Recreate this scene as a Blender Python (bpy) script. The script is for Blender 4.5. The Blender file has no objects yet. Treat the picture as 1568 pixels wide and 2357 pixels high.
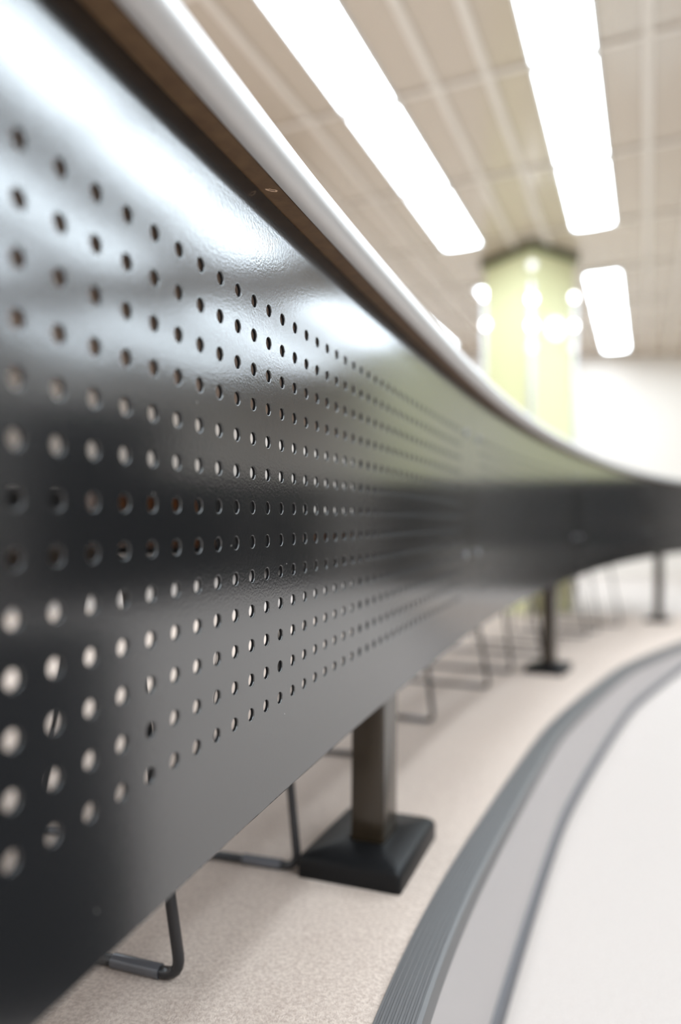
import bpy, bmesh, math, random
from mathutils import Vector, Matrix

# ------------------------------------------------------------------ camera, light, exposure
SC = bpy.context.scene
COL = SC.collection
ZC = 0.80                                   # eye height above the lower floor
CAM_FSTOP, CAM_FOCUS = 1.5, 0.63
EXPOSURE = 0.85
LAMP_POWER, LAMP_COLOR = 9.5, (0.80, 0.91, 1.0)
WORLD_POWER = 0.4

cam_data = bpy.data.cameras.new('camera')
cam = bpy.data.objects.new('camera', cam_data)
COL.objects.link(cam)
cam_data.sensor_fit = 'VERTICAL'
cam_data.sensor_height = 36.0
cam_data.lens = 36.0 * 1584.7 / 2357.0
cam_data.clip_start = 0.02
cam.location = (0, 0, ZC)
cam.rotation_euler = (Matrix.Rotation(math.pi / 2 + 0.0077, 4, 'X') @ Matrix.Rotation(0.0065, 4, 'Z')).to_euler()
cam_data.dof.use_dof = True
cam_data.dof.focus_distance = CAM_FOCUS
cam_data.dof.aperture_fstop = CAM_FSTOP
SC.camera = cam

world = bpy.data.worlds.new('world')
SC.world = world
world.use_nodes = True
world.node_tree.nodes['Background'].inputs[0].default_value = (0.85, 0.92, 1.0, 1)
world.node_tree.nodes['Background'].inputs[1].default_value = WORLD_POWER

SC.view_settings.view_transform = 'Standard'
SC.view_settings.look = 'None'
SC.view_settings.gamma = 1.0
SC.view_settings.use_curve_mapping = False
SC.view_settings.exposure = EXPOSURE

# ------------------------------------------------------------------ helpers
def mat(name, color, rough=0.5, metal=0.0, ior=1.5, spec=0.5, coat=0.0):
    m = bpy.data.materials.new(name)
    m.use_nodes = True
    b = m.node_tree.nodes['Principled BSDF']
    b.inputs['Base Color'].default_value = (*color, 1)
    b.inputs['Roughness'].default_value = rough
    b.inputs['Metallic'].default_value = metal
    b.inputs['IOR'].default_value = ior
    b.inputs['Specular IOR Level'].default_value = spec
    if coat:
        b.inputs['Coat Weight'].default_value = coat
        b.inputs['Coat Roughness'].default_value = 0.05
    return m

def nodes(m):
    return m.node_tree.nodes, m.node_tree.links, m.node_tree.nodes['Principled BSDF']

def noise_color(m, c1, c2, scale, detail=4.0, lo=0.35, hi=0.65):
    n, l, b = nodes(m)
    tc = n.new('ShaderNodeTexCoord'); no = n.new('ShaderNodeTexNoise'); rp = n.new('ShaderNodeValToRGB')
    no.inputs['Scale'].default_value = scale; no.inputs['Detail'].default_value = detail
    rp.color_ramp.elements[0].position = lo; rp.color_ramp.elements[1].position = hi
    rp.color_ramp.elements[0].color = (*c1, 1); rp.color_ramp.elements[1].color = (*c2, 1)
    l.new(tc.outputs['Object'], no.inputs['Vector']); l.new(no.outputs['Fac'], rp.inputs['Fac'])
    l.new(rp.outputs['Color'], b.inputs['Base Color'])
    return m

def noise_bump(m, scale, strength, dist=0.001, detail=2.0):
    n, l, b = nodes(m)
    tc = n.new('ShaderNodeTexCoord'); no = n.new('ShaderNodeTexNoise'); bp = n.new('ShaderNodeBump')
    no.inputs['Scale'].default_value = scale; no.inputs['Detail'].default_value = detail
    bp.inputs['Strength'].default_value = strength; bp.inputs['Distance'].default_value = dist
    l.new(tc.outputs['Object'], no.inputs['Vector']); l.new(no.outputs['Fac'], bp.inputs['Height'])
    l.new(bp.outputs['Normal'], b.inputs['Normal'])
    return m

def emit(name, color, power):
    m = bpy.data.materials.new(name)
    m.use_nodes = True
    n, l = m.node_tree.nodes, m.node_tree.links
    n.clear()
    o = n.new('ShaderNodeOutputMaterial'); e = n.new('ShaderNodeEmission')
    e.inputs[0].default_value = (*color, 1); e.inputs[1].default_value = power
    l.new(e.outputs[0], o.inputs[0])
    return m

class MB:
    """collects the faces of ONE mesh"""
    def __init__(self):
        self.v, self.f, self.mi, self.key = [], [], [], {}
        self.cur = 0
    def vert(self, p, merge=False):
        if merge:
            k = (round(p[0], 6), round(p[1], 6), round(p[2], 6))
            if k in self.key:
                return self.key[k]
            self.key[k] = len(self.v)
        self.v.append(tuple(p))
        return len(self.v) - 1
    def face(self, ids):
        self.f.append(tuple(ids)); self.mi.append(self.cur)
    def grid(self, rows, close_u=False, close_v=False, flip=False):
        """rows: list of lists of points"""
        ids = [[self.vert(p) for p in r] for r in rows]
        R, C = len(ids), len(ids[0])
        for i in range(R if close_u else R - 1):
            for j in range(C if close_v else C - 1):
                a, b = ids[i][j], ids[i][(j + 1) % C]
                c, d = ids[(i + 1) % R][(j + 1) % C], ids[(i + 1) % R][j]
                self.face((a, d, c, b) if flip else (a, b, c, d))
        return ids
    def box(self, lo, hi, M=None):
        pts = [Vector((x, y, z)) for x in (lo[0], hi[0]) for y in (lo[1], hi[1]) for z in (lo[2], hi[2])]
        if M is not None:
            pts = [M @ p for p in pts]
        i = [self.vert(p) for p in pts]
        for q in ((0, 1, 3, 2), (4, 6, 7, 5), (0, 4, 5, 1), (2, 3, 7, 6), (0, 2, 6, 4), (1, 5, 7, 3)):
            self.face([i[k] for k in q])
    def tube(self, path, r, seg=12, closed=False):
        path = [Vector(p) for p in path]
        rows, prev = [], None
        N = len(path)
        for i, p in enumerate(path):
            a = path[(i - 1) % N] if (closed or i > 0) else p
            b = path[(i + 1) % N] if (closed or i < N - 1) else p
            t = (b - a).normalized()
            if prev is None:
                up = Vector((0, 0, 1)) if abs(t.z) < 0.9 else Vector((1, 0, 0))
                x = t.cross(up).normalized()
            else:
                x = (prev - t * prev.dot(t)).normalized()
            prev = x
            y = t.cross(x)
            rows.append([p + (x * math.cos(2 * math.pi * k / seg) + y * math.sin(2 * math.pi * k / seg)) * r for k in range(seg)])
        ids = self.grid(rows, close_u=closed, close_v=True)
        if not closed:
            self.face(ids[0]); self.face(list(reversed(ids[-1])))
    def disc_cyl(self, c, ax, r0, r1, h, seg=24, dome=0.0):
        ax = Vector(ax).normalized()
        x = ax.orthogonal().normalized(); y = ax.cross(x)
        c = Vector(c)
        prof = [(r0, 0.0), (r1, h)]
        if dome:
            prof += [(r1 * math.cos(t), h + dome * math.sin(t)) for t in (0.35, 0.7, 1.05, 1.35)]
        rows = [[c + ax * hh + (x * math.cos(2 * math.pi * k / seg) + y * math.sin(2 * math.pi * k / seg)) * rr for k in range(seg)] for rr, hh in prof]
        ids = self.grid(rows, close_v=True)
        self.face(list(reversed(ids[0]))); self.face(ids[-1])
    def build(self, name, mats, parent=None, smooth=True, origin=None, auto=None, normals=None):
        me = bpy.data.meshes.new(name)
        O = Vector(origin) if origin is not None else Vector((0, 0, 0))
        me.from_pydata([Vector(p) - O for p in self.v], [], self.f)
        for m in (mats if isinstance(mats, (list, tuple)) else [mats]):
            me.materials.append(m)
        me.polygons.foreach_set('material_index', self.mi)
        bm = bmesh.new(); bm.from_mesh(me)
        bmesh.ops.recalc_face_normals(bm, faces=bm.faces)
        bm.to_mesh(me); bm.free()
        if smooth:
            me.polygons.foreach_set('use_smooth', [True] * len(me.polygons))
            if normals is None:
                me.set_sharp_from_angle(angle=math.radians(auto if auto else 40))
            else:
                me.normals_split_custom_set_from_vertices(normals)
        ob = bpy.data.objects.new(name, me)
        COL.objects.link(ob)
        if parent is not None:
            ob.parent = parent
            ob.location = O - parent_origin(parent)
        else:
            ob.location = O
        return ob

def parent_origin(o):
    p = Vector((0, 0, 0))
    while o is not None:
        p += o.location; o = o.parent
    return p

def tag(o, label=None, cat=None, group=None, kind=None):
    if label: o['label'] = label
    if cat: o['category'] = cat
    if group: o['group'] = group
    if kind: o['kind'] = kind
    return o

def thing(name, label, cat, loc, group=None, rotz=0.0):
    o = bpy.data.objects.new(name, None)
    o.empty_display_size = 0.05
    COL.objects.link(o)
    o.location = loc; o.rotation_euler = (0, 0, rotz)
    return tag(o, label, cat, group)

def copy_tree(o, parent=None):
    c = o.copy(); COL.objects.link(c); c.parent = parent
    for ch in list(o.children):
        copy_tree(ch, c)
    return c

def build_local(mb, name, m, parent, **kw):
    """a part whose points are given in its parent's own frame"""
    ob = mb.build(name, m, None, **kw)
    ob.parent = parent
    return ob

# ------------------------------------------------------------------ the curve the desk follows
SK = [-0.4, 0.7, 1.6, 3.0, 5.0, 12.0]
KK = [0.1789, 0.0335, 0.0911, 0.0465, 0.0764, 0.0764]
def kappa(s):
    if s <= SK[0]:
        return 0.15
    for i in range(len(SK) - 1):
        if s <= SK[i + 1]:
            t = (s - SK[i]) / (SK[i + 1] - SK[i])
            return KK[i] * (1 - t) + KK[i + 1] * t
    return KK[-1]
DS = 0.005
CURVE = {0: (-0.16172, 0.34272, 0.30647)}
for sg in (1, -1):
    x, y, th = CURVE[0]
    for i in range(1, int((9.0 if sg > 0 else 3.0) / DS) + 1):
        k = kappa(sg * (i - 0.5) * DS)
        thm = th + sg * k * DS / 2
        x += sg * DS * math.sin(thm); y += sg * DS * math.cos(thm); th += sg * k * DS
        CURVE[sg * i] = (x, y, th)
def curve(s):
    f = s / DS; i = math.floor(f); t = f - i
    a, b = CURVE[i], CURVE[i + 1]
    return tuple(a[k] * (1 - t) + b[k] * t for k in range(3))
def P(s, n, h):
    """a point s along the desk front, n towards the room, h above the eye"""
    x, y, th = curve(s)
    return Vector((x + n * math.cos(th), y - n * math.sin(th), ZC + h))
def ramp_h(y):
    return max(-0.505 - 0.062 * (y - 1.0), -ZC)
RAMP_END = 1.0 + (ZC - 0.505) / 0.062

# ------------------------------------------------------------------ materials
M = {}
M['panel'] = noise_bump(mat('dark_grey_powder_coat', (0.008, 0.008, 0.0085), 0.14, ior=2.2), 420, 0.10, 0.0006)
def specks(m):
    n, l, b = nodes(m)
    tc = n.new('ShaderNodeTexCoord'); vo = n.new('ShaderNodeTexVoronoi'); lt = n.new('ShaderNodeMath'); sp = n.new('ShaderNodeSeparateColor')
    gt = n.new('ShaderNodeMath'); mu = n.new('ShaderNodeMath'); mx = n.new('ShaderNodeMix')
    vo.inputs['Scale'].default_value = 55.0
    lt.operation = 'LESS_THAN'; lt.inputs[1].default_value = 0.035
    gt.operation = 'GREATER_THAN'; gt.inputs[1].default_value = 0.72
    mu.operation = 'MULTIPLY'; mx.data_type = 'RGBA'
    mx.inputs[6].default_value = b.inputs['Base Color'].default_value; mx.inputs[7].default_value = (0.35, 0.33, 0.30, 1)
    l.new(tc.outputs['Object'], vo.inputs['Vector']); l.new(vo.outputs['Distance'], lt.inputs[0])
    l.new(vo.outputs['Color'], sp.inputs[0]); l.new(sp.outputs[0], gt.inputs[0])
    l.new(lt.outputs[0], mu.inputs[0]); l.new(gt.outputs[0], mu.inputs[1]); l.new(mu.outputs[0], mx.inputs[0])
    l.new(mx.outputs[2], b.inputs['Base Color'])
specks(M['panel'])          # dust specks on the paint
M['hole'] = mat('dark_hole_edge', (0.006, 0.006, 0.007), 0.6, spec=0.2)
M['post'] = mat('dark_brown_grey_coat', (0.024, 0.016, 0.008), 0.2, ior=1.65)
M['plate'] = noise_bump(mat('black_plastic', (0.006, 0.006, 0.0065), 0.42, spec=0.22), 300, 0.1)
M['black'] = mat('black_rubber', (0.008, 0.008, 0.010), 0.4)
M['brown'] = noise_color(mat('brown_board', (0.12, 0.065, 0.03), 0.55), (0.15, 0.085, 0.045), (0.20, 0.12, 0.062), 60, 6)
M['chip'] = mat('raw_board_chip', (0.75, 0.52, 0.36), 0.8)
M['chip_dark'] = mat('raw_board_hollow', (0.05, 0.022, 0.012), 0.8)
M['laminate'] = mat('light_grey_laminate', (0.62, 0.62, 0.60), 0.35)
M['trim'] = noise_bump(mat('brushed_aluminium', (0.68, 0.66, 0.645), 0.42, metal=0.55), 700, 0.03)
M['bolt'] = mat('steel_bolt', (0.25, 0.25, 0.26), 0.3, metal=1.0)
M['carpet'] = noise_bump(noise_color(mat('beige_carpet', (0.6, 0.53, 0.46), 0.95, spec=0.1), (0.46, 0.37, 0.315), (0.63, 0.525, 0.45), 240, 5), 500, 0.5, 0.003)
M['carpet2'] = noise_bump(noise_color(mat('pale_carpet', (0.7, 0.65, 0.6), 0.95, spec=0.1), (0.45, 0.39, 0.355), (0.56, 0.50, 0.46), 240, 5), 500, 0.5, 0.003)
M['rug'] = noise_bump(mat('charcoal_rug', (0.020, 0.019, 0.019), 0.95, spec=0.05), 400, 0.6, 0.003)  # for the unseen sheet added to darken the panel's reflection
M['nosing'] = mat('grey_ribbed_rubber', (0.115, 0.110, 0.108), 0.45)
M['riser'] = mat('grey_painted_riser', (0.43, 0.39, 0.375), 0.5)
M['riser_base'] = mat('dark_grey_skirting', (0.10, 0.095, 0.10), 0.5)
M['wall'] = mat('white_wall', (0.72, 0.66, 0.61), 0.7)
M['ceil'] = mat('beige_ceiling_tile', (0.53, 0.435, 0.345), 0.20, ior=1.75)
M['tee'] = mat('ceiling_grid', (0.74, 0.66, 0.58), 0.5)
M['lampframe'] = mat('white_lamp_frame', (0.85, 0.85, 0.85), 0.4)
M['lamp'] = emit('lamp_diffuser', LAMP_COLOR, LAMP_POWER)
M['green'] = mat('lime_green_paint', (0.61, 0.59, 0.34), 0.35)
M['collar'] = mat('olive_collar', (0.12, 0.12, 0.06), 0.6)
M['chrome'] = mat('chrome', (0.55, 0.55, 0.55), 0.32, metal=1.0)
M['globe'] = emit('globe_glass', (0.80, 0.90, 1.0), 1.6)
M['led'] = emit('small_lamp_glass', (0.95, 0.97, 1.0), 6.0)  # glow of the added discs that imitate glints on the column
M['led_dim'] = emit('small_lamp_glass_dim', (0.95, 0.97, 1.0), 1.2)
M['rod'] = mat('black_steel_rod', (0.02, 0.02, 0.022), 0.25)
M['glide'] = mat('clear_plastic_glide', (0.10, 0.10, 0.11), 0.15)
M['seat'] = mat('black_seat', (0.03, 0.028, 0.028), 0.45)
M['back'] = mat('orange_wood', (0.55, 0.24, 0.08), 0.4)
M['case'] = mat('dark_bookcase', (0.010, 0.0095, 0.009), 0.6, spec=0.2)
M['case2'] = mat('brown_shelf', (0.07, 0.042, 0.022), 0.6)

# ------------------------------------------------------------------ setting: floors, ramp, walls, ceiling
XL, XR, YB, YF = -5.5, 8.5, -4.5, 9.6
HC = 2.30                                   # ceiling above the eye
ZT = ZC + HC

mb = MB()
mb.grid([[(XL, YB, 0), (XR, YB, 0)], [(XL, YF, 0), (XR, YF, 0)]])
tag(mb.build('floor', M['carpet2'], smooth=False), 'pale beige carpeted lower floor right of the curved grey riser', 'floor', kind='structure')

NOSE = [(-0.30, -1.6), (-0.27, -0.9), (-0.215, -0.35), (-0.13, 0.10), (-0.045, 0.40), (0.033, 0.658), (0.1075, 0.865), (0.221, 1.131),
        (0.46, 1.65), (0.637, 1.995), (1.06, 2.71), (1.34, 3.12), (2.05, 4.02), (2.75, 4.80), (3.70, 5.758)]
def spline(pts, n=10):
    out = []
    for i in range(len(pts) - 1):
        p0 = Vector(pts[max(i - 1, 0)]); p1 = Vector(pts[i]); p2 = Vector(pts[i + 1]); p3 = Vector(pts[min(i + 2, len(pts) - 1)])
        for k in range(n):
            t = k / n
            out.append(0.5 * ((2 * p1) + (p2 - p0) * t + (2 * p0 - 5 * p1 + 4 * p2 - p3) * t * t + (3 * p1 - p0 - 3 * p2 + p3) * t ** 3))
    out.append(Vector(pts[-1]))
    return out
NC = spline([Vector((a, b, 0)) for a, b in NOSE])
for _ in range(12):
    NC = [NC[0]] + [(NC[i - 1] + 2 * NC[i] + NC[i + 1]) / 4 for i in range(1, len(NC) - 1)] + [NC[-1]]
NT = [(NC[min(i + 1, len(NC) - 1)] - NC[max(i - 1, 0)]).normalized() for i in range(len(NC))]
NN = [Vector((t.y, -t.x, 0)) for t in NT]
def nose_pt(i, n, dz):
    q = NC[i] + NN[i] * n
    return Vector((q.x, q.y, ZC + max(ramp_h(q.y) + dz, -ZC)))

# the ramp the desk stands on, left of the nosing
mb = MB()
rows = []
for i in range(len(NC)):
    a = nose_pt(i, 0.0, 0.0)
    rows.append([Vector((XL, a.y, ZC + ramp_h(a.y))), a])
rows.insert(0, [Vector((XL, YB, ZC + ramp_h(YB))), Vector((-0.30, YB, ZC + ramp_h(YB)))])
mb.grid(rows)
tag(mb.build('floor_ramp', M['carpet'], smooth=False), 'beige carpeted ramp under the curved desk, sloping down away from the camera', 'ramp', kind='structure')

# ribbed nosing along the ramp edge
mb = MB()
WN = 0.040
prof = [(0.0, 0.0), (0.0, 0.003)]
nr = 7
for k in range(nr):
    a = WN * k / nr
    prof += [(a + 0.0008, 0.0042), (a + WN / nr * 0.55, 0.0042), (a + WN / nr * 0.62, 0.0024), (a + WN / nr * 0.96, 0.0024)]
prof += [(WN, 0.0038), (WN + 0.004, 0.001), (WN + 0.005, -0.004), (WN + 0.005, -0.024), (WN + 0.001, -0.026)]
mb.grid([[nose_pt(i, n, dz) for n, dz in prof] for i in range(len(NC))])
tag(mb.build('trim_1', M['nosing'], auto=25), 'dark grey ribbed nosing strip along the edge of the ramp', 'nosing', kind='structure')

# curved riser under the nosing, and its dark foot
mb = MB()
mb.grid([[nose_pt(i, WN, -0.02), Vector((*nose_pt(i, WN, 0).xy, 0.0))] for i in range(len(NC))])
tag(mb.build('wall_ramp_side', M['riser'], auto=60), 'plain light grey curved riser between ramp edge and lower floor', 'riser', kind='structure')
mb = MB()
mb.grid([[Vector((*nose_pt(i, WN + n, 0).xy, z)) for n, z in ((0, 0.022), (0.008, 0.020), (0.013, 0.010), (0.014, 0.0))] for i in range(len(NC))])
tag(mb.build('baseboard_ramp_side', M['riser_base'], auto=60), 'thin dark grey strip along the foot of the curved riser', 'baseboard', kind='structure')

def wall(name, pts, label, m=None):
    w = MB(); w.grid(pts)
    return tag(w.build(name, m or M['wall'], smooth=False), label, 'wall', kind='structure')
wall('wall_far', [[(XL, YF, 0), (XR, YF, 0)], [(XL, YF, ZT), (XR, YF, ZT)]], 'white far wall behind the green column')
wall('wall_left', [[(XL, YB, 0), (XL, YF, 0)], [(XL, YB, ZT), (XL, YF, ZT)]], 'white wall to the left of the curved desk')
wall('wall_near', [[(XL, YB, 0), (XR, YB, 0)], [(XL, YB, ZT), (XR, YB, ZT)]], 'white wall behind the camera')
wall('wall_right', [[(XR, YB, 0), (XR, YF, 0)], [(XR, YB, ZT), (XR, YF, ZT)]], 'white wall to the right of the lower floor')

# ceiling, its grid, and the rows of lamps: u across the rows, v along them
AZ = math.radians(24.0)
def UV(u, v, z=0.0):
    return Vector((u * math.cos(AZ) + v * math.sin(AZ), -u * math.sin(AZ) + v * math.cos(AZ), ZT + z))
mb = MB()
mb.grid([[(XL, YB, ZT), (XR, YB, ZT)], [(XL, YF, ZT), (XR, YF, ZT)]])
ceiling = tag(mb.build('ceiling', M['ceil'], smooth=False), 'beige tiled ceiling with a pale grid', 'ceiling', kind='structure')
def clip_line(p, d):
    t0, t1 = -1e9, 1e9
    for a, lo, hi in ((0, XL, XR), (1, YB, YF)):
        if abs(d[a]) < 1e-9:
            continue
        q0, q1 = (lo - p[a]) / d[a], (hi - p[a]) / d[a]
        t0, t1 = max(t0, min(q0, q1)), min(t1, max(q0, q1))
    return (t0, t1) if t1 - t0 > 0.2 else None
mb = MB()
TW = 0.045
PU, PV, V0 = 1.03, 1.07, 3.55
dv = UV(0, 1) - UV(0, 0); du = UV(1, 0) - UV(0, 0)
def strip(p, d, side, w, z0, z1):
    c = clip_line(p, d)
    if not c:
        return
    a, b = p + d * c[0], p + d * c[1]
    s_ = side * (w / 2)
    ids = [mb.vert(q + Vector((0, 0, z))) for z in (z1, z0) for q in (a - s_, a + s_, b + s_, b - s_)]
    mb.face(ids[4:]); mb.face((ids[0], ids[1], ids[5], ids[4])); mb.face((ids[2], ids[3], ids[7], ids[6]))
for k in range(-12, 14):
    for off in (0.0, -0.76):
        strip(UV(k * PU + off, 0), dv, du, TW, -0.012, 0.0)
for j in range(-12, 14):
    strip(UV(0, V0 + PV * j), du, dv, TW * 0.8, -0.010, 0.0)
build_local(mb, 'ceiling_grid', M['tee'], ceiling, smooth=False)

ORD = ['first', 'second', 'third', 'fourth', 'fifth', 'sixth', 'seventh', 'eighth', 'ninth', 'tenth', 'eleventh', 'twelfth', 'thirteenth', 'fourteenth']
def make_lamp(loc, label):
    t = thing('ceiling_light', label, 'ceiling light', loc, 'fluorescent lights on the ceiling', -AZ)
    L, W = PV * 0.965, 0.29
    mb = MB()
    for lo, hi in (((-W / 2 - 0.012, -L / 2, -0.03), (-W / 2, L / 2, 0)), ((W / 2, -L / 2, -0.03), (W / 2 + 0.012, L / 2, 0)),
                   ((-W / 2, -L / 2, -0.03), (W / 2, -L / 2 + 0.012, 0)), ((-W / 2, L / 2 - 0.012, -0.03), (W / 2, L / 2, 0))):
        mb.box(lo, hi)
    build_local(mb, 'lamp_frame', M['lampframe'], t, smooth=False)
    mb = MB()
    prof = [(-W / 2, -0.012), (-W / 2 + 0.02, -0.026), (-W / 4, -0.032), (0, -0.034), (W / 4, -0.032), (W / 2 - 0.02, -0.026), (W / 2, -0.012)]
    mb.grid([[(x, y, z) for x, z in prof] for y in (-L / 2 + 0.012, 0, L / 2 - 0.012)])
    build_local(mb, 'diffuser', M['lamp'], t)
    return t
rownames = {0: 'row right of the green column', -1: 'row left of the green column', -2: 'row half hidden behind the desk rim', -3: 'row beyond the desk'}
lamp0 = None
for k in range(-3, 7):
    cells = []
    for j in range(5, -10, -1):
        if j in (2, -2, -6):
            continue
        p = UV(k * PU - 0.385, V0 + PV * (j + 0.5))
        if XL + 0.6 < p.x < XR - 0.6 and YB + 0.6 < p.y < YF - 0.35:
            cells.append(p)
    rn = rownames.get(k, '%s row right of that above the column' % ORD[k - 1])
    for i, p in enumerate(cells):
        lb = 'ceiling light, %s from the far wall, %s' % (ORD[i], rn)
        if lamp0 is None:
            lamp0 = make_lamp(p, lb); o = lamp0
        else:
            o = copy_tree(lamp0); o.location = p; o['label'] = lb

# ------------------------------------------------------------------ green columns
def make_column(apex, ang, label):
    """square column whose nearest corner stands at apex; ang: direction of the right face"""
    S = 0.54
    r = Vector((math.cos(ang), math.sin(ang), 0)); b = Vector((-math.sin(ang), math.cos(ang), 0))
    c = Vector((*apex, 0)) + (r + b) * S / 2
    t = thing('column', label, 'column', c)
    t['kind'] = 'structure'
    R = Matrix.Rotation(ang, 4, 'Z')
    mb = MB(); mb.box((-S / 2, -S / 2, 0), (S / 2, S / 2, ZT), R)
    build_local(mb, 'shaft', M['green'], t, smooth=False)
    mb = MB(); mb.box((-S / 2 - 0.03, -S / 2 - 0.03, ZT - 0.075), (S / 2 + 0.03, S / 2 + 0.03, ZT - 0.001), R)
    build_local(mb, 'collar', M['collar'], t, smooth=False)
    for sx in (-1, 1):
        for sy in (-1, 1):
            mb = MB(); q = R @ Vector((sx * S / 2, sy * S / 2, 0))
            mb.disc_cyl(q, (0, 0, 1), 0.024, 0.024, ZT - 0.35, 20)
            build_local(mb, 'corner_guard', M['chrome'], t)
    return t, R, S
col1, R1, S1 = make_column((1.57, 5.68), math.radians(33), 'square lime green column with chrome corner guards standing behind the desk')
make_column((4.93, 7.38), math.radians(33), 'square lime green column with chrome corner guards at the right, seen mirrored in the perforated panel')
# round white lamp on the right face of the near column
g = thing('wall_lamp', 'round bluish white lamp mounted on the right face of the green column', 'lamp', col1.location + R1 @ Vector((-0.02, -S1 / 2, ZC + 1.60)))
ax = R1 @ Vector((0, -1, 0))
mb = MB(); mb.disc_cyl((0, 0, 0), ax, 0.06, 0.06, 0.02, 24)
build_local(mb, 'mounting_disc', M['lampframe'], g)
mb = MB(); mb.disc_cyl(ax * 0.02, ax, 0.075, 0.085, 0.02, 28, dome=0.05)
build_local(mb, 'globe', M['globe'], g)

# glowing discs added to imitate bright glints on the corner guards
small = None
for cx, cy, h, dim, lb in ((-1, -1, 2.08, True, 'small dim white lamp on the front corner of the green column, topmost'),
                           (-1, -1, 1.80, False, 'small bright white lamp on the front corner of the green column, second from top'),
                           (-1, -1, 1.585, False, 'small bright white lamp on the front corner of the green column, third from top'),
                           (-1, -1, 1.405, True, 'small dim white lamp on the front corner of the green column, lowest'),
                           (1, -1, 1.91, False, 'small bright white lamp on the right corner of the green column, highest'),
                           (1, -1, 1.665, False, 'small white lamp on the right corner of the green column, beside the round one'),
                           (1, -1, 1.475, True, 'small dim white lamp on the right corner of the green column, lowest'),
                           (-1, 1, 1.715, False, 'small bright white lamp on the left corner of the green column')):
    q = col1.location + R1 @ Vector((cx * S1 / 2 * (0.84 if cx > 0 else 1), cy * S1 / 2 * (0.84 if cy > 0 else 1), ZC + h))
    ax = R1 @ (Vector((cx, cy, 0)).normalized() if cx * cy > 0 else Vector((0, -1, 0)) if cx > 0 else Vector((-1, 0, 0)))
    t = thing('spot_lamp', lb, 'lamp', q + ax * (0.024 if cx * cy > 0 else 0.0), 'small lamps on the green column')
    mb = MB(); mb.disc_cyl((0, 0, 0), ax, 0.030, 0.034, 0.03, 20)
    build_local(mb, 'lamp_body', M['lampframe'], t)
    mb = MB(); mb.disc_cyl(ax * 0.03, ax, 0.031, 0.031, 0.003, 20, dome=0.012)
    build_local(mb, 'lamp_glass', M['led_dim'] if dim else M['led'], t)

# ------------------------------------------------------------------ the curved desk
desk = thing('curved_desk', 'long curved desk with dark perforated metal front, silver rounded rim and dark posts', 'desk', P(1.0, 0, 0) * 1.0)
desk.location = (*P(1.0, 0, 0).xy, ZC + ramp_h(P(1.0, 0, 0).y))
S0, S1_ = -2.17, 6.83
SEAMS = [-2.17, -0.42, 1.33, 3.08, 5.0, 6.83]
HB, HT = -0.2655, 0.2895
Y0, SP = 0.1881, 0.03
TH = 0.0031

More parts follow.
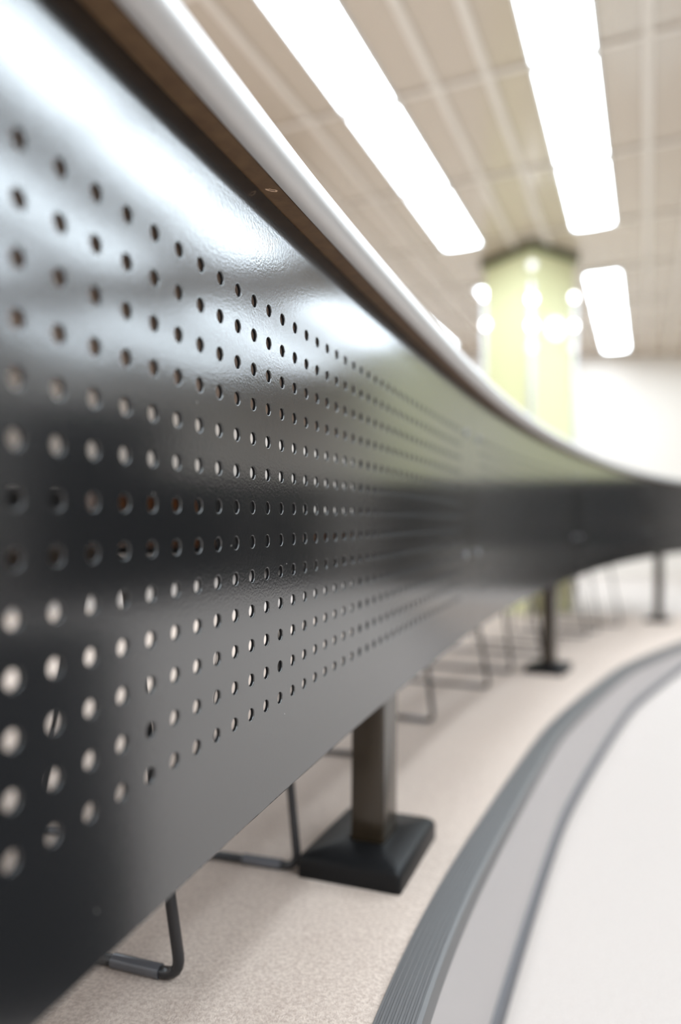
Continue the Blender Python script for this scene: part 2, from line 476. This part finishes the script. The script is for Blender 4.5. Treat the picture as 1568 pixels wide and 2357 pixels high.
def make_panel(s0, s1, seg, name='perforated_panel'):
    mb = MB()
    s0 += 0.0008; s1 -= 0.0008
    ncol = int((s1 - s0 - 0.19) / SP + 1e-6) + 1
    c0 = s0 + 0.0892
    nrm = []
    def V(s, n, h, d=None):
        # d: the surface direction there as (along, outward, up)
        if d is None:
            d = (0, 1, 0) if n > -TH / 2 else (0, -1, 0)
        x, y, th = curve(s)
        nrm.append(Vector((d[0] * math.sin(th) + d[1] * math.cos(th), d[0] * math.cos(th) - d[1] * math.sin(th), d[2])).normalized())
        return mb.vert(P(s, n, h))
    q = seg // 4
    cache = {}
    def vs(s, n, h):
        k = (round(s, 5), round(n, 5), round(h, 5))
        if k not in cache:
            cache[k] = V(s, n, h)
        return cache[k]
    rim = [(0.0062, 0.0, 1.0), (0.0058, -0.0001, 0.85), (0.0055, -0.0004, 0.45), (0.0053, -0.0009, 0.0), (0.0053, -TH, 0.0)]
    def square(k):
        a = 2 * math.pi * (k + 0.5 - q / 2 - (0.5)) / seg
        c, s_ = math.cos(a), math.sin(a)
        m = max(abs(c), abs(s_))
        # even steps on the square side
        if abs(c) >= abs(s_):
            t = math.atan2(s_, abs(c)) / (math.pi / 4)
            return (math.copysign(1, c), t)
        t = math.atan2(c, abs(s_)) / (math.pi / 4)
        return (t, math.copysign(1, s_))
    for c in range(ncol):
        sc = c0 + c * SP
        for r in range(13):
            hc = Y0 - r * SP
            sq = [square(k) for k in range(seg)]
            outer = [vs(sc + a * SP / 2, 0, hc + b * SP / 2) for a, b in sq]
            back = [vs(sc + a * SP / 2, -TH, hc + b * SP / 2) for a, b in sq]
            rings = [outer]
            for rr, nn, fz in rim:
                ring = []
                for k in range(seg):
                    a = 2 * math.pi * (k - q / 2) / seg
                    ring.append(V(sc + rr * math.cos(a), nn, hc + rr * math.sin(a), (-math.cos(a) * (1 - fz), fz, -math.sin(a) * (1 - fz))))
                rings.append(ring)
            brim = [V(sc + rim[-1][0] * math.cos(2 * math.pi * (k - q / 2) / seg), -TH, hc + rim[-1][0] * math.sin(2 * math.pi * (k - q / 2) / seg)) for k in range(seg)]
            for ri, (A, B) in enumerate(list(zip(rings, rings[1:])) + [(brim, back)]):
                mb.cur = 1 if ri == len(rim) - 1 else 0
                for k in range(seg):
                    mb.face((A[k], A[(k + 1) % seg], B[(k + 1) % seg], B[k]))
    mb.cur = 0
    sa, sb = c0 - SP / 2, c0 + (ncol - 1) * SP + SP / 2
    hs_mid = sorted({round(Y0 - r * SP + b * SP / 2, 5) for r in range(13) for b in [i * 2 / q - 1 for i in range(q + 1)]}, reverse=True)
    ss_mid = sorted({round(c0 + c * SP + a * SP / 2, 5) for c in range(ncol) for a in [i * 2 / q - 1 for i in range(q + 1)]})
    def band(ss, hs):
        for n in (0, -TH):
            for i in range(len(ss) - 1):
                for j in range(len(hs) - 1):
                    mb.face((vs(ss[i], n, hs[j]), vs(ss[i + 1], n, hs[j]), vs(ss[i + 1], n, hs[j + 1]), vs(ss[i], n, hs[j + 1])))
    ht, hb = Y0 + SP / 2, Y0 - 12 * SP - SP / 2
    left = [s0 + (sa - s0) * i / 4 for i in range(4)] + [ss_mid[0]]
    right = [ss_mid[-1]] + [sb + (s1 - sb) * i / 4 for i in range(1, 5)]
    band(left, hs_mid); band(right, hs_mid)
    ss = left[:-1] + ss_mid + right[1:]
    top = [HT - 0.001 + (ht - HT + 0.001) * i / 3 for i in range(3)] + [hs_mid[0]]
    bot = [hs_mid[-1]] + [hb + (HB + 0.0015 - hb) * i / 3 for i in range(1, 4)]
    band(ss, top); band(ss, bot)
    # rolled top and bottom edges, and the two ends
    tops = [(0, HT - 0.001), (-0.0003, HT - 0.0003), (-0.001, HT), (-0.016, HT), (-0.016, HT - TH), (-TH, HT - 0.001)]
    bots = [(0, HB + 0.0015), (-0.0003, HB + 0.0005), (-0.0012, HB), (-TH, HB + 0.0015)]
    for pr, sgn in ((tops, 1), (bots, -1)):
        for i in range(len(ss) - 1):
            for (n1, h1), (n2, h2) in zip(pr, pr[1:]):
                dd = lambda n_, h_: (0, max(0.0, 1.0 + n_ / 0.001), (h_ - (HT - 0.001)) / 0.001) if sgn > 0 else (0, 0.6, -0.8)
                mb.face((V(ss[i], n1, h1, dd(n1, h1)), V(ss[i + 1], n1, h1, dd(n1, h1)), V(ss[i + 1], n2, h2, dd(n2, h2)), V(ss[i], n2, h2, dd(n2, h2))))
    hs = top[:-1] + hs_mid + bot[1:]
    for s_ in (s0, s1):
        for j in range(len(hs) - 1):
            mb.face((vs(s_, 0, hs[j]), vs(s_, 0, hs[j + 1]), vs(s_, -TH, hs[j + 1]), vs(s_, -TH, hs[j])))
    ob = mb.build(name, [M['panel'], M['hole']], desk, origin=P((s0 + s1) / 2, 0, 0), normals=nrm)
    for sb_ in (s0 + 0.065, s1 - 0.065):
        for h in (Y0, -0.082):
            b = MB(); th = curve(sb_)[2]
            b.disc_cyl(P(sb_, 0.0, h), (math.cos(th), -math.sin(th), 0), 0.0085, 0.0085, 0.0015, 20, dome=0.003)
            b.build('bolt', M['bolt'], ob, origin=P(sb_, 0, h))
    return ob
for i in range(len(SEAMS) - 1):
    make_panel(SEAMS[i], SEAMS[i + 1], 24 if i == 1 else 12)

def sweep(prof, name, m, closed=True, ds=0.03, s0=S0, s1=S1_, parent=desk, auto=40):
    mb = MB()
    n = int((s1 - s0) / ds)
    ids = mb.grid([[P(s0 + (s1 - s0) * i / n, a, b) for a, b in prof] for i in range(n + 1)], close_v=closed)
    mb.face(ids[0]); mb.face(list(reversed(ids[-1])))
    return mb, name, m, parent, auto
HU, HTOP = 0.2900, 0.3245
NE = 0.0178
# board: brown underneath and at the edge, light laminate on top
mb = MB()
n = 300
pr = [(-0.80, HTOP), (-0.80, HU), (-0.4, HU), (0.0, HU), (NE, HU), (NE, HTOP - 0.001)]
rows = [[P(S0 + (S1_ - S0) * i / n, a, b) for a, b in pr] for i in range(n + 1)]
ids = mb.grid(rows)
mb.face(ids[0]); mb.face(list(reversed(ids[-1])))
mb.cur = 1
for i in range(n):
    mb.face((ids[i][0], ids[i + 1][0], ids[i + 1][-1], ids[i][-1]))
top = mb.build('tabletop', [M['brown'], M['laminate']], desk, origin=P(1.0, -0.4, HU), auto=30)
# small chip knocked out of the underside near the rim
def chip(sc, nc):
    mb = MB()
    rng = random.Random(3)
    out = []
    for k in range(22):
        a = 2 * math.pi * k / 22
        w = 1 + 0.25 * rng.uniform(-1, 1)
        out.append((0.0056 * math.cos(a) * w, 0.0021 * math.sin(a) * w))
    x, y, th = curve(sc)
    ang = math.radians(52)
    def pt(a, b, h):
        return P(sc + a * math.cos(ang) - b * math.sin(ang), nc + a * math.sin(ang) + b * math.cos(ang), h)
    r1 = [mb.vert(pt(a, b, HU - 0.0001)) for a, b in out]
    r2 = [mb.vert(pt(a * 0.85, b * 0.75, HU - 0.0005)) for a, b in out]
    r3 = [mb.vert(pt(a * 0.68, b * 0.45 + 0.0003, HU - 0.0002)) for a, b in out]
    for A, B in ((r1, r2), (r2, r3)):
        for k in range(22):
            mb.face((A[k], A[(k + 1) % 22], B[(k + 1) % 22], B[k]))
    mb.cur = 1
    mb.face(r3)
    return mb.build('chip_mark', [M['chip'], M['chip_dark']], top, origin=P(sc, nc, HU))
CHIP = (0.284, 0.0095)
tag(chip(*CHIP), 'small pale chip in the brown underside')
# rounded metal rim
r = (HTOP - HU + 0.001) / 2
hc_ = HU - 0.001 + r
prof = [(NE + 0.0012, HU + 0.0005), (NE + 0.0018, HU - 0.001)] + [(NE + 0.002 + r * math.cos(t), hc_ + r * math.sin(t)) for t in [(-88 + 176 * i / 20) * math.pi / 180 for i in range(21)]] + [(NE + 0.001, HTOP)]
a = sweep(prof, 'edge_rim', M['trim'])
a[0].build('edge_rim', M['trim'], desk, origin=P(1.0, NE, HU), auto=50)
# posts with black feet
def make_post(sc):
    W, L = 0.050, 0.073
    nC = -0.0285
    def corner_ring(w, l, hf, n0=nC, rad=0.004, k=4):
        out = []
        for (sx, sn, a0) in ((1, 1, 0), (-1, 1, 90), (-1, -1, 180), (1, -1, 270)):
            for i in range(k + 1):
                a = math.radians(a0 + 90 * i / k)
                ds_ = sx * (l / 2 - rad) + rad * math.cos(a); dn = sn * (w / 2 - rad) + rad * math.sin(a)
                x, y, th = curve(sc)
                px = x + ds_ * math.sin(th) + (n0 + dn) * math.cos(th); py = y + ds_ * math.cos(th) - (n0 + dn) * math.sin(th)
                out.append(Vector((px, py, ZC + hf(px, py))))
        return out
    base = P(sc, nC, 0); base.z = ZC + ramp_h(base.y)
    fl = lambda d: (lambda x, y: ramp_h(y) + d)
    mb = MB()
    ids = mb.grid([corner_ring(W, L, fl(0.03)), corner_ring(W, L, lambda x, y: HU - 0.001)], close_v=True)
    mb.face(ids[0]); mb.face(list(reversed(ids[-1])))
    post = mb.build('post', M['post'], desk, origin=base, auto=30)
    mb = MB()
    rings = [corner_ring(0.150, 0.210, fl(0.0), -0.033, 0.006), corner_ring(0.150, 0.210, fl(0.022), -0.033, 0.006), corner_ring(0.144, 0.204, fl(0.029), -0.033, 0.008),
             corner_ring(0.136, 0.196, fl(0.032), -0.033, 0.010), corner_ring(0.070, 0.095, fl(0.035), -0.031, 0.008),
             corner_ring(0.056, 0.080, fl(0.036), -0.030, 0.006), corner_ring(0.055, 0.078, fl(0.034), -0.030, 0.005)]
    ids = mb.grid(rings, close_v=True)
    mb.face(ids[0]); mb.face(list(reversed(ids[-1])))
    mb.build('base_plate', M['plate'], post, origin=base, auto=50)
for sc in (-1.2, 0.725, 2.64, 5.45):
    make_post(sc)

# ------------------------------------------------------------------ sled chairs behind the panel
def round_path(pts, rad, k=6):
    out = []
    N = len(pts)
    for i in range(N):
        p = Vector(pts[i])
        if i in (0, N - 1):
            out.append(p); continue
        a = (Vector(pts[i - 1]) - p); b = (Vector(pts[i + 1]) - p)
        r_ = min(rad, a.length / 2.2, b.length / 2.2)
        A, B = p + a.normalized() * r_, p + b.normalized() * r_
        for j in range(k + 1):
            t = j / k
            out.append(A * (1 - t) ** 2 + p * 2 * t * (1 - t) + B * t * t)
    return out
def make_chair(label):
    """local frame: x along the desk, y towards the desk front, z up; the front floor corners at y = 0"""
    t = thing('sled_chair', label, 'chair', (0, 0, 0), 'sled chairs tucked behind the desk panel')
    W = 0.575; rr = 0.0062
    for sx in (-1, 1):
        mb = MB()
        x = sx * W / 2
        xi = sx * (W / 2 - 0.03)
        mb.tube(round_path([(xi, -0.40, 0.43), (x, -0.46, rr), (x, 0.0, rr), (xi, -0.062, 0.43), (xi, -0.41, 0.435)], 0.022), rr, 12)
        f = build_local(mb, 'side_frame', M['rod'], t)
        for yy in (-0.055, -0.40):
            mb = MB(); mb.tube([(x, yy - 0.03, rr), (x, yy - 0.028, rr), (x, yy + 0.028, rr), (x, yy + 0.03, rr)], rr * 1.25, 12)
            g_ = build_local(mb, 'glide', M['glide'], f)
    mb = MB()
    n_ = 10
    rows = []
    for side in (1, -1):
        for i in (range(n_ + 1) if side > 0 else range(n_, -1, -1)):
            y = -0.05 - 0.40 * i / n_
            rows.append([(xx, y, 0.452 + (0.012 if side > 0 else 0) - 0.018 * math.cos(xx / 0.26 * 1.4) - 0.02 * max(0, 1 - i / 2) ** 2) for xx in [(-0.26 + 0.52 * j / 8) * (1 - 0.12 * (i / n_ - 0.5) ** 4 * 8) for j in range(9)]])
    mb.grid(rows, close_u=True)
    build_local(mb, 'seat', M['seat'], t)
    mb = MB()
    rows = []
    for side in (1, -1):
        for i in (range(7) if side > 0 else range(6, -1, -1)):
            z = 0.47 + 0.12 * i / 6
            rows.append([(xx, -0.47 - 0.05 * i / 6 + side * 0.006 + 0.05 * (xx / 0.22) ** 2, z) for xx in [(-0.22 + 0.44 * j / 8) * (1 - 0.06 * (i / 6) ** 4) for j in range(9)]])
    mb.grid(rows, close_u=True)
    build_local(mb, 'backrest', M['back'], t)
    return t
def place_chair(o, sc, n, yaw=0.0):
    x, y, th = curve(sc)
    p = Vector((x + n * math.cos(th), y - n * math.sin(th), 0)); p.z = ZC + ramp_h(p.y)
    ydir = Vector((math.cos(th + yaw), -math.sin(th + yaw), 0)); xdir = Vector((-math.sin(th + yaw), -math.cos(th + yaw), 0))
    sl = -0.062 if p.y < RAMP_END else 0.0
    up = Vector((0, -sl, 1)).normalized()
    xd = (xdir - up * xdir.dot(up)).normalized(); yd = up.cross(xd)
    Mx = Matrix((xd, yd, up)).transposed().to_4x4(); Mx.translation = p
    o.matrix_world = Mx
    return o
chairs = [(0.075, -0.126, 'black sled-leg chair nearest the camera, its foot showing below the front panel'),
          (0.92, -0.128, 'black sled-leg chair behind the nearest post of the desk'),
          (1.86, -0.145, 'black sled-leg chair just before the second post of the desk'),
          (2.80, -0.15, 'black sled-leg chair just beyond the second post of the desk'),
          (3.72, -0.15, 'black sled-leg chair halfway between the second and the farthest post'),
          (4.62, -0.15, 'black sled-leg chair just before the farthest post of the desk')]
ch0 = make_chair(chairs[0][2])
for i, (sc, n_, lb) in enumerate(chairs):
    o = ch0 if i == 0 else copy_tree(ch0)
    o['label'] = lb
    place_chair(o, sc, n_, [0.02, -0.06, 0.03, -0.02, 0.04, 0.0][i])

# ------------------------------------------------------------------ dark bookcases across the room (seen mirrored in the panel)
def make_case(label, H=1.06):
    t = thing('bookcase', label, 'bookcase', (0, 0, 0))
    W, D = 1.15, 0.36
    mb = MB()
    mb.box((-W / 2, 0, 0), (W / 2, 0.02, H)); mb.box((-W / 2, 0.02, 0), (-W / 2 + 0.025, D, H)); mb.box((W / 2 - 0.025, 0.02, 0), (W / 2, D, H))
    build_local(mb, 'body', M['case'], t, smooth=False)
    mb = MB(); mb.box((-W / 2 - 0.01, -0.01, H), (W / 2 + 0.01, D + 0.01, H + 0.03))
    build_local(mb, 'top', M['case'], t, smooth=False)
    for z in [0.08 + 0.33 * i for i in range(int((H - 0.1) / 0.33))]:
        mb = MB(); mb.box((-W / 2 + 0.025, 0.02, z), (W / 2 - 0.025, D - 0.01, z + 0.022))
        build_local(mb, 'shelf', M['case2'], t, smooth=False)
    mb = MB(); mb.box((-W / 2 + 0.025, 0.02, 0.0), (W / 2 - 0.025, D - 0.03, 0.08))
    build_local(mb, 'plinth', M['case'], t, smooth=False)
    return t
cs = [((4.7, -0.05), 1.75, 90, 'tall dark bookcase level with the camera on the right'), ((4.72, 1.13), 1.75, 89, 'tall dark bookcase on the right, between two tall ones'),
      ((4.75, 2.33), 1.75, 84, 'tall dark bookcase on the right, beside the open floor'), ((4.70, 3.72), 1.75, 66, 'tall dark bookcase on the right, beside a low one'),
      ((5.3, 5.15), 1.2, 84, 'low dark bookcase on the right, second from the mirrored column'), ((5.05, 6.4), 1.2, 110, 'low dark bookcase on the right, first before the mirrored column'),
      ((4.35, 7.1), 1.2, 150, 'low dark bookcase standing left of the mirrored column')]
proto = {}
for i, ((x, y), h, rz, lb) in enumerate(cs):
    if h in proto:
        o = copy_tree(proto[h])
    else:
        o = proto[h] = make_case(lb, h)
    o['label'] = lb
    o['group'] = 'tall dark bookcases' if h > 1.3 else 'low dark bookcases'
    o.location = (x, y, 0); o.rotation_euler = (0, 0, -math.radians(rz))

# ------------------------------------------------------------------ unseen dark sheet right of the camera, added to darken the panel's low reflections
mb = MB()
A = Vector((0.42, 0.88, 0)); U = Vector((0.813, 0.582, 0)); Wd = Vector((0.582, -0.813, 0))
LU, LW, RD = 4.2, 1.0, 0.12
def sheet_ring(ins, z):
    out = []
    for cu, cw, a0 in ((LU - RD, LW - RD, 0), (RD, LW - RD, 90), (RD, RD, 180), (LU - RD, RD, 270)):
        for i in range(7):
            a = math.radians(a0 + 15 * i)
            out.append(A + U * (cu + (RD - ins) * math.cos(a)) + Wd * (cw + (RD - ins) * math.sin(a)) + Vector((0, 0, z)))
    return out
ids = mb.grid([sheet_ring(0, 0.0), sheet_ring(0, 0.005), sheet_ring(0.004, 0.008), sheet_ring(0.03, 0.008)], close_v=True)
mb.face(ids[-1])
tag(mb.build('rug', M['rug'], origin=A + U * LU / 2 + Wd * LW / 2), 'dark charcoal rug on the lower floor right of the camera', 'rug')

# ------------------------------------------------------------------ low bookcases along the far wall, seen through the holes
for i, lb in enumerate(('low dark bookcase against the far wall, in the left corner', 'low dark bookcase against the far wall, second from the left corner',
                        'low dark bookcase against the far wall, third from the left corner', 'low dark bookcase against the far wall, nearest the green column')):
    o = copy_tree(proto[1.2])
    o['label'] = lb; o['group'] = 'low dark bookcases'
    o.location = (-4.7 + 1.22 * i, YF - 0.45, 0); o.rotation_euler = (0, 0, 0)
for i, lb in enumerate(('low dark bookcase against the left wall, nearest the far corner', 'low dark bookcase against the left wall, second from the far corner', 'low dark bookcase against the left wall, third from the far corner')):
    o = copy_tree(proto[1.2])
    o['label'] = lb; o['group'] = 'low dark bookcases'
    o.location = (XL + 0.45, 7.9 - 1.22 * i, 0); o.rotation_euler = (0, 0, math.pi / 2)
